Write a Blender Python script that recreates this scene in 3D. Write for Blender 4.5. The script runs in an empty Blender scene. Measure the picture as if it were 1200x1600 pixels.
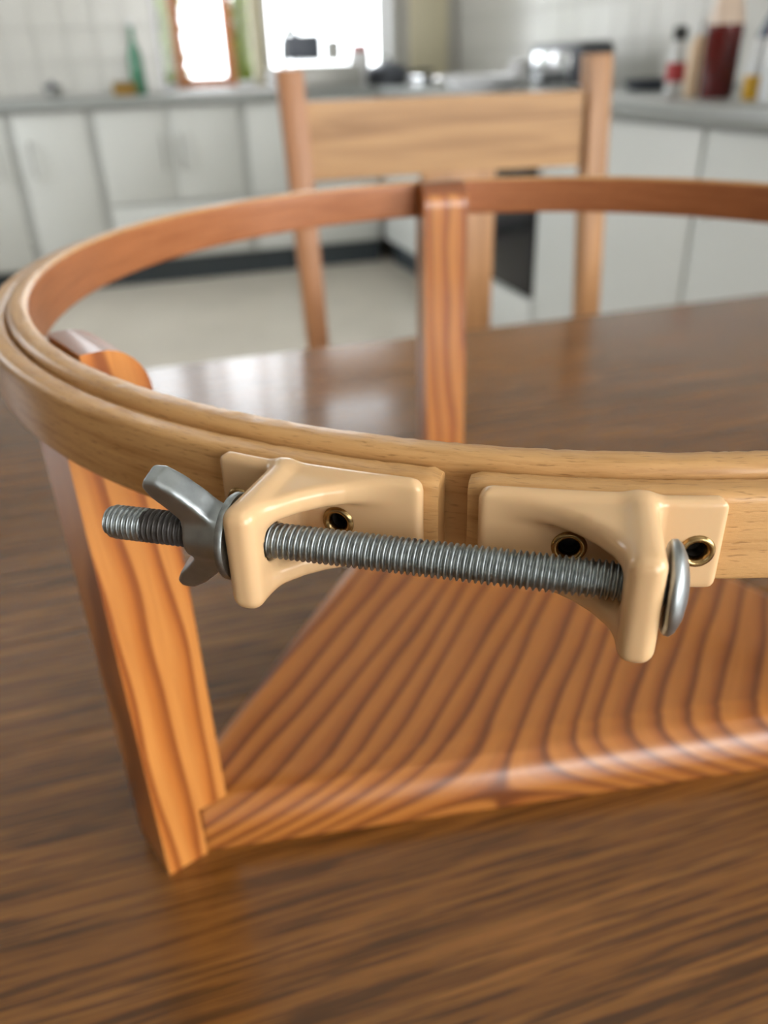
import bpy, bmesh, math, random
import numpy as np
from mathutils import Matrix, Vector

random.seed(7)
SC = bpy.context.scene
COL = SC.collection
PI = math.pi
rad = math.radians

# ------------------------------------------------------------------ camera
CAM_Z = 0.98                       # camera height above the floor
FPX, PITCH, ROLL = 1257.2, 0.5111, -0.0341
cp, sp = math.cos(PITCH), math.sin(PITCH)
fwd = Vector((0, cp, -sp)); rgt = Vector((1, 0, 0)); upv = rgt.cross(fwd)
cr, sr = math.cos(ROLL), math.sin(ROLL)
cam_x = rgt * cr + upv * sr
cam_y = rgt * -sr + upv * cr
cam_d = bpy.data.cameras.new('camera')
cam = bpy.data.objects.new('camera', cam_d)
COL.objects.link(cam)
m = Matrix.Identity(4)
for i in range(3):
    m[i][0], m[i][1], m[i][2] = cam_x[i], cam_y[i], -fwd[i]
m[2][3] = CAM_Z
cam.matrix_world = m
cam_d.sensor_fit = 'VERTICAL'
cam_d.sensor_height = 36.0
cam_d.sensor_width = 27.0
cam_d.lens = FPX / 1600.0 * 36.0
cam_d.clip_start = 0.01
cam_d.dof.use_dof = True
cam_d.dof.focus_distance = 0.131
cam_d.dof.aperture_fstop = 13.2
SC.camera = cam

# ------------------------------------------------------------------ world and light
world = bpy.data.worlds.new('world'); SC.world = world
world.use_nodes = True
bg = world.node_tree.nodes['Background']
bg.inputs[0].default_value = (0.93, 0.97, 1.0, 1)
bg.inputs[1].default_value = 6.5
SC.view_settings.view_transform = 'Standard'
SC.view_settings.look = 'None'
SC.view_settings.gamma = 1.0
SC.view_settings.use_curve_mapping = False
SC.view_settings.exposure = 0.0

# kitchen frame: x runs to the right along the back run, y away from the camera
KA = rad(16.5)
KORG = Vector((0.085, 4.66, 0.0))
KM = Matrix.Translation(KORG) @ Matrix.Rotation(KA, 4, 'Z')
WM = Matrix.Identity(4)


def area_light(name, loc, direction, sx, sy, power, color=(1, 1, 1), frame=KM):
    d = bpy.data.lights.new(name, 'AREA')
    d.shape = 'RECTANGLE'; d.size = sx; d.size_y = sy
    d.energy = power; d.color = color
    o = bpy.data.objects.new(name, d); COL.objects.link(o)
    q = Vector(direction).to_track_quat('-Z', 'Y').to_matrix().to_4x4()
    o.matrix_world = frame @ Matrix.Translation(Vector(loc)) @ q
    return o


# daylight from unseen windows, assumed and placed to suit the light
area_light('unseen_window_light', (-0.35, -6.80, 1.55), (0, 1, -0.12), 1.6, 1.3, 30, (1.0, 0.95, 0.88))
area_light('unseen_side_light', (0.56, -5.7, 1.55), (-1, 0.15, -0.12), 1.5, 1.3, 34, (1.0, 0.96, 0.90))
area_light('added_far_light', (-3.56, -0.95, 1.75), (1, -0.05, -0.25), 1.5, 1.5, 27, (0.98, 0.99, 1.0))  # added light at an unseen window, brightens the right-hand cabinets

# ------------------------------------------------------------------ node helpers


class NT:
    def __init__(s, name):
        s.m = bpy.data.materials.new(name); s.m.use_nodes = True
        s.t = s.m.node_tree; s.t.nodes.clear()
        s.out = s.t.nodes.new('ShaderNodeOutputMaterial')

    def n(s, typ, **kw):
        nd = s.t.nodes.new(typ)
        for k, v in kw.items():
            if k.startswith('i_'):
                key = k[2:]
                key = int(key) if key.isdigit() else key.replace('_', ' ')
                nd.inputs[key].default_value = v
            else:
                setattr(nd, k, v)
        return nd

    def l(s, a, b):
        s.t.links.new(a, b)

    def math(s, op, a, b=None, c=None):
        nd = s.n('ShaderNodeMath', operation=op)
        for i, v in enumerate((a, b, c)):
            if v is None:
                continue
            if isinstance(v, (int, float)):
                nd.inputs[i].default_value = v
            else:
                s.l(v, nd.inputs[i])
        return nd.outputs[0]

    def ramp(s, fac, stops, interp='LINEAR'):
        r = s.n('ShaderNodeValToRGB'); r.color_ramp.interpolation = interp
        el = r.color_ramp.elements
        while len(el) < len(stops):
            el.new(0.5)
        for e, (p, c) in zip(el, stops):
            e.position = p; e.color = (*c, 1) if len(c) == 3 else c
        s.l(fac, r.inputs[0]); return r.outputs[0]

    def mix(s, fac, a, b, mode='MIX'):
        nd = s.n('ShaderNodeMix', data_type='RGBA', blend_type=mode)
        for sock, v in ((nd.inputs[0], fac), (nd.inputs[6], a), (nd.inputs[7], b)):
            if isinstance(v, (int, float)):
                sock.default_value = v
            elif isinstance(v, tuple):
                sock.default_value = (*v, 1)
            else:
                s.l(v, sock)
        return nd.outputs[2]

    def mapping(s, vec, scale=(1, 1, 1), rot=(0, 0, 0), loc=(0, 0, 0)):
        mp = s.n('ShaderNodeMapping')
        mp.inputs['Scale'].default_value = scale
        mp.inputs['Rotation'].default_value = rot
        mp.inputs['Location'].default_value = loc
        s.l(vec, mp.inputs[0]); return mp.outputs[0]

    def noise(s, vec, scale, detail=3, rough=0.5, dist=0.0):
        nd = s.n('ShaderNodeTexNoise')
        nd.inputs['Scale'].default_value = scale
        nd.inputs['Detail'].default_value = detail
        nd.inputs['Roughness'].default_value = rough
        nd.inputs['Distortion'].default_value = dist
        s.l(vec, nd.inputs['Vector']); return nd.outputs['Fac']

    def done(s, color, rough=0.5, metal=0.0, bump=None, bump_s=0.2, bump_d=0.001, coat=0.0, coat_r=0.1, spec=0.5, **kw):
        b = s.n('ShaderNodeBsdfPrincipled')
        for sock, v in (('Base Color', color), ('Roughness', rough), ('Metallic', metal)):
            if isinstance(v, (int, float)):
                b.inputs[sock].default_value = v
            elif isinstance(v, tuple):
                b.inputs[sock].default_value = (*v, 1)
            else:
                s.l(v, b.inputs[sock])
        b.inputs['Coat Weight'].default_value = coat
        b.inputs['Coat Roughness'].default_value = coat_r
        b.inputs['Specular IOR Level'].default_value = spec
        for k, v in kw.items():
            b.inputs[k.replace('_', ' ')].default_value = v
        if bump is not None:
            bp = s.n('ShaderNodeBump')
            bp.inputs['Strength'].default_value = bump_s
            bp.inputs['Distance'].default_value = bump_d
            s.l(bump, bp.inputs['Height']); s.l(bp.outputs[0], b.inputs['Normal'])
        s.l(b.outputs[0], s.out.inputs[0])
        return s.m


def srgb(r, g, b):
    f = lambda c: (c / 255 / 12.92) if c / 255 <= 0.04045 else ((c / 255 + 0.055) / 1.055) ** 2.4
    return (f(r), f(g), f(b))


def plain(name, color, rough=0.5, metal=0.0, var=0.06, scale=30.0, bump=0.0, **kw):
    t = NT(name)
    tc = t.n('ShaderNodeTexCoord')
    nz = t.noise(tc.outputs['Object'], scale, 4)
    c = t.ramp(nz, [(0.3, tuple(v * (1 - var) for v in color)), (0.7, tuple(min(1, v * (1 + var)) for v in color))])
    return t.done(c, rough, metal, bump=nz if bump else None, bump_s=bump, **kw)


def pine(name, direction, period, light, mid, dark, rough=0.3, warp=0.9, along=(0, 0, 1), coat=0.4, pith=None):
    """Softwood with solid growth rings: q grows along `direction` (vector in object space)."""
    t = NT(name)
    tc = t.n('ShaderNodeTexCoord')
    info = t.n('ShaderNodeObjectInfo')
    obj = tc.outputs['Object']
    dot = t.n('ShaderNodeVectorMath', operation='DOT_PRODUCT')
    t.l(obj, dot.inputs[0]); dot.inputs[1].default_value = direction
    # stretched warp noise: slow along the grain
    A = Vector(along).normalized()
    da = t.n('ShaderNodeVectorMath', operation='DOT_PRODUCT')
    t.l(obj, da.inputs[0]); da.inputs[1].default_value = tuple(A)
    q0 = t.math('MULTIPLY', dot.outputs['Value'], 1.0 / period)
    if pith:                      # rings curve around a pith line below the board
        du = t.math('SUBTRACT', dot.outputs['Value'], pith[0])
        sep = t.n('ShaderNodeSeparateXYZ'); t.l(obj, sep.inputs[0])
        dz = t.math('SUBTRACT', sep.outputs[2], pith[1])
        side = t.math('TANH', t.math('MULTIPLY', du, 45.0))
        bend = t.math('MULTIPLY', t.math('MULTIPLY', dz, side), pith[2])
        q0 = t.math('MULTIPLY', t.math('ADD', dot.outputs['Value'], bend), 1.0 / period)
    comb = t.n('ShaderNodeCombineXYZ')
    t.l(t.math('MULTIPLY', q0, 0.32), comb.inputs[0])
    t.l(t.math('MULTIPLY', da.outputs['Value'], 7.0), comb.inputs[1])
    t.l(t.math('MULTIPLY', info.outputs['Random'], 20.0), comb.inputs[2])
    nw = t.noise(comb.outputs[0], 1.0, 2)
    q = t.math('ADD', q0, t.math('MULTIPLY', nw, 2.2 * warp))
    fr = t.math('FRACT', q)
    c = t.ramp(fr, [(0.0, light), (0.30, light), (0.62, mid), (0.80, dark), (0.90, dark), (1.0, light)])
    # fibre streaks
    comb2 = t.n('ShaderNodeCombineXYZ')
    t.l(t.math('MULTIPLY', q0, 6.0), comb2.inputs[0])
    t.l(t.math('MULTIPLY', da.outputs['Value'], 25.0), comb2.inputs[1])
    nf = t.noise(comb2.outputs[0], 1.0, 3, 0.6)
    c2 = t.mix(t.ramp(nf, [(0.35, (0, 0, 0)), (0.75, (1, 1, 1))]), c, tuple(v * 0.72 for v in mid))
    c2 = t.mix(0.45, c, c2)
    return t.done(c2, rough, bump=nf, bump_s=0.06, bump_d=0.0006, coat=coat, coat_r=0.18)


def beech(name, light, dark, fleck, rough=0.5, coat=0.0, bump=0.25):
    """Bent beech strip: UV u = metres along the hoop, v = metres up."""
    t = NT(name)
    tc = t.n('ShaderNodeTexCoord')
    uv = tc.outputs['UV']
    n1 = t.noise(t.mapping(uv, (28, 420, 1)), 1.0, 4, 0.55)
    c = t.ramp(n1, [(0.28, dark), (0.52, light), (0.8, tuple(min(1, v * 1.12) for v in light))])
    # short dark ray flecks
    n2 = t.noise(t.mapping(uv, (260, 2100, 1), loc=(3, 7, 0)), 1.0, 2, 0.5)
    f = t.ramp(n2, [(0.60, (0, 0, 0)), (0.70, (1, 1, 1))])
    c = t.mix(t.math('MULTIPLY', f, 0.55), c, fleck)
    n3 = t.noise(t.mapping(uv, (900, 5200, 1)), 1.0, 3, 0.6)
    h = t.math('ADD', t.math('MULTIPLY', n3, 0.6), t.math('MULTIPLY', n2, -0.7))
    return t.done(c, rough, bump=h, bump_s=bump, bump_d=0.00035, coat=coat, coat_r=0.2, spec=0.35)


def tabletop(name):
    t = NT(name)
    tc = t.n('ShaderNodeTexCoord'); info = t.n('ShaderNodeObjectInfo')
    ob = tc.outputs['Object']
    off = t.n('ShaderNodeCombineXYZ'); t.l(t.math('MULTIPLY', info.outputs['Random'], 9.0), off.inputs[2])
    ad = t.n('ShaderNodeVectorMath', operation='ADD'); t.l(ob, ad.inputs[0]); t.l(off.outputs[0], ad.inputs[1])
    v = ad.outputs[0]
    n1 = t.noise(t.mapping(v, (6, 190, 1)), 1.0, 4, 0.6, 0.3)
    n2 = t.noise(t.mapping(v, (20, 760, 1)), 1.0, 3, 0.6)
    n3 = t.noise(t.mapping(v, (3, 14, 1)), 1.0, 2)
    c = t.ramp(n1, [(0.3, srgb(98, 61, 23)), (0.5, srgb(124, 80, 32)), (0.72, srgb(146, 98, 45))])
    dk = t.ramp(n2, [(0.42, (1, 1, 1)), (0.53, (0, 0, 0))])
    c = t.mix(t.math('MULTIPLY', dk, 0.75), c, srgb(56, 31, 10))
    tone = t.ramp(n3, [(0.3, (0.80, 0.80, 0.80)), (0.7, (1.12, 1.1, 1.08))])
    c = t.mix(1.0, c, tone, 'MULTIPLY')
    return t.done(c, 0.24, bump=n2, bump_s=0.02, bump_d=0.0003, spec=0.5, coat=0.4, coat_r=0.12)


def oakish(name, light, dark, axis='Z', rough=0.4):
    t = NT(name)
    tc = t.n('ShaderNodeTexCoord')
    sc = {'Z': (45, 45, 3), 'X': (3, 45, 45)}[axis]
    n1 = t.noise(t.mapping(tc.outputs['Object'], sc), 1.0, 4, 0.6, 0.8)
    c = t.ramp(n1, [(0.3, dark), (0.55, light), (0.8, tuple(min(1, v * 1.1) for v in light))])
    return t.done(c, rough, bump=n1, bump_s=0.05)


def thin_glass(name, tint=(1, 1, 1), refl=0.08):
    t = NT(name)
    tr = t.n('ShaderNodeBsdfTransparent'); tr.inputs[0].default_value = (*tint, 1)
    gl = t.n('ShaderNodeBsdfGlossy'); gl.inputs['Roughness'].default_value = 0.03
    fr = t.n('ShaderNodeFresnel'); fr.inputs[0].default_value = 1.35
    mx = t.n('ShaderNodeMixShader')
    t.l(fr.outputs[0], mx.inputs[0]); t.l(tr.outputs[0], mx.inputs[1]); t.l(gl.outputs[0], mx.inputs[2])
    t.l(mx.outputs[0], t.out.inputs[0])
    return t.m


M = {}
BT = 0.021                     # thickness of the stand's base board
M['stand'] = pine('pine_base_board', (0.891, -0.454, 0.0), 0.0098,
                  srgb(176, 112, 51), srgb(154, 90, 38), srgb(106, 57, 27), 0.34, 0.8, along=(0.454, 0.891, 0), coat=0.3, pith=(0.022, BT, 1.6))
M['post'] = pine('pine_post', (0.72, 0.69, 0.03), 0.0078,
                 srgb(200, 133, 66), srgb(180, 106, 44), srgb(134, 70, 26), 0.34, 1.0)
M['post_end'] = plain('pine_end_grain', srgb(132, 78, 46), 0.32, 0, 0.1, 300, coat=0.3)
M['beech'] = beech('beech_strip', srgb(196, 152, 99), srgb(168, 122, 70), srgb(120, 80, 40), 0.40, 0.25)
M['beech_inside'] = beech('beech_orange_inside', srgb(162, 104, 66), srgb(144, 88, 53), srgb(116, 68, 40), 0.38, 0.15, 0.12)  # darker, more orange tone on the inner face of the ring
M['plastic'] = plain('tan_plastic', srgb(213, 177, 134), 0.24, 0, 0.015, 60, Subsurface_Weight=0.05, Subsurface_Scale=0.002)
M['zinc'] = plain('zinc_steel', srgb(154, 160, 162), 0.42, 1.0, 0.16, 700, bump=0.05)
M['zinc_bright'] = plain('zinc_cast', srgb(164, 171, 175), 0.42, 1.0, 0.14, 260, bump=0.10)
M['brass'] = plain('aged_brass', srgb(160, 134, 92), 0.26, 1.0, 0.12, 500)
M['bore_shade'] = plain('eyelet_bore_shade', srgb(30, 24, 18), 0.7)  # dark colour paints the shade inside the eyelet bore
M['table'] = tabletop('stained_tabletop')
M['table_leg'] = oakish('stained_leg', srgb(118, 78, 40), srgb(84, 52, 24))
M['chair'] = oakish('chair_wood', srgb(186, 138, 92), srgb(152, 106, 64))
M['chair_x'] = oakish('chair_wood_cross', srgb(190, 148, 100), srgb(156, 114, 70), 'X')
M['chair_dark'] = oakish('chair_post_wood', srgb(176, 124, 84), srgb(142, 94, 58))
M['cabinet'] = plain('white_cabinet', srgb(206, 209, 206), 0.42, 0, 0.012, 5)
M['gapgrey'] = plain('cabinet_carcass', srgb(184, 187, 184), 0.5, 0, 0.01, 5)
M['handle'] = plain('grey_pull', srgb(168, 168, 164), 0.4, 0.3)
M['kick'] = plain('dark_toe_kick', srgb(46, 56, 62), 0.5)
M['counter'] = plain('grey_counter', srgb(150, 154, 152), 0.28, 0, 0.05, 40)
M['tile'] = plain('wall_tile_glaze', srgb(203, 202, 196), 0.22, 0, 0.02, 6)
M['grout'] = plain('grout', srgb(182, 180, 174), 0.8, 0, 0.04, 60)
M['paint'] = plain('white_paint', srgb(226, 224, 218), 0.7, 0, 0.01, 4)
M['wall_beige'] = plain('beige_wall_paint', srgb(128, 116, 102), 0.8, 0, 0.01, 4)
M['cream'] = plain('cream_paint', srgb(206, 198, 170), 0.6, 0, 0.02, 4)
M['floor'] = plain('floor_vinyl', srgb(206, 199, 186), 0.24, 0, 0.06, 3)
M['white_gloss'] = plain('white_gloss', srgb(236, 236, 238), 0.2, 0, 0.01, 5)
M['orange_wood'] = oakish('window_wood', srgb(214, 142, 96), srgb(188, 112, 70))
M['glass'] = thin_glass('window_glass')
M['steel'] = plain('stainless', srgb(206, 208, 210), 0.12, 1.0, 0.05, 80)
M['chrome'] = plain('chrome', srgb(214, 216, 218), 0.10, 1.0, 0.02, 80)
M['black_gloss'] = plain('black_oven_glass', srgb(24, 25, 30), 0.18, 0, 0.1, 20)
M['dark_enamel'] = plain('dark_enamel', srgb(62, 66, 74), 0.3, 0, 0.08, 30)
M['dark_slate'] = plain('dark_plastic', srgb(86, 92, 104), 0.4, 0, 0.08, 30)
M['green_glass'] = plain('green_bottle', srgb(70, 128, 100), 0.12, 0, 0.08, 20)
M['ochre'] = plain('ochre_sponge', srgb(150, 116, 52), 0.8, 0, 0.2, 60)
M['red_drink'] = plain('dark_red_drink', srgb(88, 24, 24), 0.1, 0, 0.1, 20)
M['pale_neck'] = plain('pale_bottle', srgb(206, 186, 168), 0.15, 0, 0.05, 20)
M['blue_dark'] = plain('dark_blue_bottle', srgb(66, 80, 96), 0.2, 0, 0.06, 20)
M['yellow'] = plain('yellow_contents', srgb(206, 160, 40), 0.3, 0, 0.08, 20)
M['clear'] = plain('clear_glassware', srgb(214, 216, 216), 0.05, 0, 0.03, 20)
M['red_label'] = plain('red_label', srgb(176, 56, 60), 0.4)
M['peach'] = plain('peach_label', srgb(226, 198, 164), 0.4)
M['black'] = plain('black_cap', srgb(28, 32, 32), 0.4)
M['leaf'] = plain('leaf', srgb(124, 142, 36), 0.5, 0, 0.25, 12)
M['stem'] = plain('stem', srgb(120, 104, 70), 0.8)
M['grass'] = plain('lawn', srgb(120, 150, 60), 0.9, 0, 0.2, 6)

# ------------------------------------------------------------------ mesh helpers
BASE = {}


def link(o):
    COL.objects.link(o); return o


def thing(name, label, cat, base=(0, 0, 0), frame=KM, group=None, kind=None):
    o = bpy.data.objects.new(name, None); link(o)
    o.empty_display_size = 0.05
    o.matrix_world = frame @ Matrix.Translation(Vector(base))
    o['label'] = label; o['category'] = cat
    if group: o['group'] = group
    if kind: o['kind'] = kind
    BASE[o.name] = (Vector(base), frame)
    return o


def root_of(o):
    while o.parent: o = o.parent
    return o


def finish(name, bm, mat, parent=None, frame=KM, base=None, smooth=35, label=None, mats=None):
    bmesh.ops.recalc_face_normals(bm, faces=bm.faces[:])
    if bm.calc_volume(signed=True) < 0:
        bmesh.ops.reverse_faces(bm, faces=bm.faces[:])
    if smooth:
        for f in bm.faces: f.smooth = True
        lim = rad(smooth)
        for e in bm.edges:
            if len(e.link_faces) == 2:
                e.smooth = e.calc_face_angle(0) < lim
    if parent is not None:
        b, frame = BASE[root_of(parent).name]
    else:
        b = Vector(base) if base is not None else Vector((0, 0, 0))
    bmesh.ops.translate(bm, verts=bm.verts[:], vec=-b)
    me = bpy.data.meshes.new(name); bm.to_mesh(me); bm.free()
    for mm in (mats or [mat]): me.materials.append(mm)
    o = bpy.data.objects.new(name, me); link(o)
    if parent is not None:
        o.parent = parent
    else:
        o.matrix_world = frame @ Matrix.Translation(b)
        BASE[o.name] = (b, frame)
    if label: o['label'] = label
    return o


def tag(o, label=None, cat=None, group=None, kind=None):
    if label: o['label'] = label
    if cat: o['category'] = cat
    if group: o['group'] = group
    if kind: o['kind'] = kind
    return o


def box(bm, x0, x1, y0, y1, z0, z1, bev=0.0, seg=2):
    r = bmesh.ops.create_cube(bm, size=1.0)
    vs = r['verts']
    for v in vs:
        v.co = Vector(((x0 + x1) / 2 + v.co.x * (x1 - x0), (y0 + y1) / 2 + v.co.y * (y1 - y0), (z0 + z1) / 2 + v.co.z * (z1 - z0)))
    if bev > 0:
        es = list({e for v in vs for e in v.link_edges})
        bmesh.ops.bevel(bm, geom=es, offset=bev, segments=seg, profile=0.5, affect='EDGES')
    return bm


def nb():
    return bmesh.new()


def bx(*a, **k):
    return box(nb(), *a, **k)


def lathe(bm, prof, org, axis=(0, 0, 1), seg=32, closed_ends=True):
    """prof: list of (r, h) along the axis."""
    ax = Vector(axis).normalized()
    t = Vector((1, 0, 0)) if abs(ax.x) < 0.9 else Vector((0, 1, 0))
    a = ax.cross(t).normalized(); b = ax.cross(a)
    org = Vector(org)
    rings = []
    for r, h in prof:
        if r < 1e-7:
            rings.append([bm.verts.new(org + ax * h)])
        else:
            rings.append([bm.verts.new(org + ax * h + (a * math.cos(2 * PI * i / seg) + b * math.sin(2 * PI * i / seg)) * r) for i in range(seg)])
    for p, q in zip(rings, rings[1:]):
        for i in range(seg):
            j = (i + 1) % seg
            if len(p) == 1 and len(q) == 1: continue
            if len(p) == 1: bm.faces.new((p[0], q[i], q[j]))
            elif len(q) == 1: bm.faces.new((p[i], q[0], p[j]))
            else: bm.faces.new((p[i], q[i], q[j], p[j]))
    if closed_ends:
        for rg in (rings[0], rings[-1]):
            if len(rg) > 1: bm.faces.new(rg)
    return bm


def tube(bm, pts, r, seg=12):
    pts = [Vector(p) for p in pts]
    prev = None; up = Vector((0, 0, 1)); n0 = None
    for i, p in enumerate(pts):
        d = (pts[min(i + 1, len(pts) - 1)] - pts[max(i - 1, 0)]).normalized()
        if n0 is None:
            n0 = d.cross(up)
            if n0.length < 1e-3: n0 = d.cross(Vector((1, 0, 0)))
        n0 = (n0 - d * n0.dot(d)).normalized()
        b = d.cross(n0)
        rr = r[i] if isinstance(r, (list, tuple)) else r
        ring = [bm.verts.new(p + (n0 * math.cos(2 * PI * k / seg) + b * math.sin(2 * PI * k / seg)) * rr) for k in range(seg)]
        if prev:
            for k in range(seg):
                bm.faces.new((prev[k], ring[k], ring[(k + 1) % seg], prev[(k + 1) % seg]))
        else:
            bm.faces.new(ring)
        prev = ring
    bm.faces.new(prev)
    return bm


def prism(bm, pts_lo, pts_hi):
    a = [bm.verts.new(Vector(p)) for p in pts_lo]
    b = [bm.verts.new(Vector(p)) for p in pts_hi]
    n = len(a)
    for i in range(n):
        bm.faces.new((a[i], a[(i + 1) % n], b[(i + 1) % n], b[i]))
    bm.faces.new(a[::-1]); bm.faces.new(b)
    return bm


def surface_nets(fun, lo, hi, step):
    """Iso-surface of a signed distance function on a grid (numpy arrays in, faces out)."""
    ns = [int(math.ceil((hi[i] - lo[i]) / step)) + 1 for i in range(3)]
    ax = [lo[i] + step * np.arange(ns[i]) for i in range(3)]
    X, Y, Z = np.meshgrid(*ax, indexing='ij')
    F = fun(X, Y, Z)
    S = F < 0
    c = np.zeros([n - 1 for n in ns], dtype=int)
    pos = np.zeros([n - 1 for n in ns] + [3]); cnt = np.zeros([n - 1 for n in ns])
    P = np.stack([X, Y, Z], -1)
    def sl(a, dx, dy, dz): return a[dx:dx + ns[0] - 1, dy:dy + ns[1] - 1, dz:dz + ns[2] - 1]
    cor = [(i, j, k) for i in (0, 1) for j in (0, 1) for k in (0, 1)]
    for a in cor:
        for d in range(3):
            if a[d] == 0:
                b = list(a); b[d] = 1
                fa, fb = sl(F, *a), sl(F, *b)
                x = (fa < 0) != (fb < 0)
                den = np.where(x, fa - fb, 1.0)
                tt = np.where(x, fa / den, 0)
                pa, pb = sl(P, *a), sl(P, *b)
                pos += np.where(x[..., None], pa + (pb - pa) * tt[..., None], 0)
                cnt += x
    act = cnt > 0
    idx = -np.ones(act.shape, dtype=int); idx[act] = np.arange(act.sum())
    V = pos[act] / cnt[act][:, None]
    faces = []
    for d in range(3):
        e = [0, 0, 0]; e[d] = 1
        o1, o2 = [(1, 2), (2, 0), (0, 1)][d]
        A = S[:ns[0] - e[0], :ns[1] - e[1], :ns[2] - e[2]]
        B = S[e[0]:, e[1]:, e[2]:]
        w = np.argwhere(A != B)
        for (i, j, k) in w:
            q = [i, j, k]
            if q[o1] == 0 or q[o2] == 0: continue
            if any(q[t] >= ns[t] - 1 for t in range(3)): continue
            v = []
            for (s1, s2) in ((0, 0), (1, 0), (1, 1), (0, 1)):
                r = list(q); r[o1] -= s1; r[o2] -= s2
                v.append(idx[tuple(r)])
            if min(v) < 0: continue
            faces.append(v if A[i, j, k] else v[::-1])
    return V, faces


def sdf_obj(name, fun, lo, hi, step, mat, parent, to_world):
    V, Fc = surface_nets(fun, lo, hi, step)
    W = to_world(V)
    b, fr = BASE[root_of(parent).name]
    W = W - np.array(b)
    me = bpy.data.meshes.new(name)
    me.from_pydata([tuple(p) for p in W], [], [tuple(int(i) for i in f) for f in Fc])
    me.validate(); me.update()
    bm = bmesh.new(); bm.from_mesh(me)
    bmesh.ops.recalc_face_normals(bm, faces=bm.faces[:])
    for _ in range(2):
        bmesh.ops.smooth_vert(bm, verts=bm.verts[:], factor=0.4, use_axis_x=True, use_axis_y=True, use_axis_z=True)
    for f in bm.faces: f.smooth = True
    bm.to_mesh(me); bm.free()
    me.materials.append(mat)
    o = bpy.data.objects.new(name, me); link(o); o.parent = parent
    return o


def smin(a, b, k):
    h = np.clip(0.5 + 0.5 * (b - a) / k, 0, 1)
    return b + (a - b) * h - k * h * (1 - h)


def sd_box(x, y, z, c, h, r):
    qx, qy, qz = np.abs(x - c[0]) - h[0] + r, np.abs(y - c[1]) - h[1] + r, np.abs(z - c[2]) - h[2] + r
    o = np.sqrt(np.maximum(qx, 0) ** 2 + np.maximum(qy, 0) ** 2 + np.maximum(qz, 0) ** 2)
    return o + np.minimum(np.maximum(qx, np.maximum(qy, qz)), 0) - r


def sd_poly(x, y, pts):
    pts = np.array(pts, float); n = len(pts)
    d = np.full(x.shape, 1e9); s = np.ones(x.shape)
    j = n - 1
    for i in range(n):
        ex, ey = pts[j] - pts[i]
        wx, wy = x - pts[i, 0], y - pts[i, 1]
        tt = np.clip((wx * ex + wy * ey) / (ex * ex + ey * ey), 0, 1)
        d = np.minimum(d, (wx - ex * tt) ** 2 + (wy - ey * tt) ** 2)
        c1 = y >= pts[i, 1]; c2 = y < pts[j, 1]; c3 = ex * wy > ey * wx
        fl = (c1 & c2 & c3) | (~c1 & ~c2 & ~c3)
        s = np.where(fl, -s, s); j = i
    return s * np.sqrt(d)


def extrude(d2, w, r):
    a, b = d2 + r, np.abs(w[0] - w[1]) - w[2] + r
    return np.minimum(np.maximum(a, b), 0) + np.sqrt(np.maximum(a, 0) ** 2 + np.maximum(b, 0) ** 2) - r


# ================================================================== ROOM SHELL (kitchen frame)
XW, YW = 0.65, 0.60              # right wall face and back wall face
XL, YF = -3.65, -6.9             # left wall, wall behind the camera
CEIL = 3.0
TOP = 0.865                      # worktop height


def structure(name, bm, mat, label=None):
    o = finish(name, bm, mat, None, KM, smooth=30)
    o['kind'] = 'structure'
    if label: o['label'] = label
    return o


structure('floor', bx(XL - 0.1, XW + 0.1, YF - 0.1, YW + 0.1, -0.1, 0.0), M['floor'])
structure('ceiling', bx(XL - 0.1, XW + 0.1, YF - 0.1, YW + 0.1, CEIL, CEIL + 0.1), M['paint'])

# back wall with a window opening
WX0, WX1, WZ0, WZ1 = -1.075, 0.24, 0.877, 2.78
bm = nb()
HX0, HX1, HZ0, HZ1 = -1.72, -1.16, 1.90, 2.78      # high window out of view, added for glare on table and hoop
box(bm, XL - 0.1, HX0, YW, YW + 0.14, 0, CEIL)
box(bm, HX1, WX0, YW, YW + 0.14, 0, CEIL)
box(bm, HX0, HX1, YW, YW + 0.14, 0, HZ0)
box(bm, HX0, HX1, YW, YW + 0.14, HZ1, CEIL)
box(bm, WX1, XW + 0.14, YW, YW + 0.14, 0, CEIL)
box(bm, WX0, WX1, YW, YW + 0.14, 0, WZ0)
box(bm, WX0, WX1, YW, YW + 0.14, WZ1, CEIL)
wall_back = structure('wall_back', bm, M['grout'], 'back wall of the kitchen around the bright window')
bm = nb()
box(bm, XW, XW + 0.14, -4.9, YW, 0, CEIL); box(bm, XW, XW + 0.14, YF - 0.1, -6.5, 0, CEIL)
box(bm, XW, XW + 0.14, -6.5, -4.9, 0, 0.85); box(bm, XW, XW + 0.14, -6.5, -4.9, 2.25, CEIL)
wall_right = structure('wall_right', bm, M['grout'], 'white tiled wall behind the right worktop')
# left wall and front wall with window openings
bm = nb()
box(bm, XL - 0.14, XL, YF, -1.8, 0, CEIL); box(bm, XL - 0.14, XL, -0.1, YW, 0, CEIL)
box(bm, XL - 0.14, XL, -1.8, -0.1, 0, 0.95); box(bm, XL - 0.14, XL, -1.8, -0.1, 2.55, CEIL)
structure('wall_left', bm, M['wall_beige'])
bm = nb()
box(bm, XL, -1.2, YF - 0.14, YF, 0, CEIL); box(bm, 0.5, XW, YF - 0.14, YF, 0, CEIL)
box(bm, -1.2, 0.5, YF - 0.14, YF, 0, 0.85); box(bm, -1.2, 0.5, YF - 0.14, YF, 2.25, CEIL)
structure('wall_front', bm, M['paint'])

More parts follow.
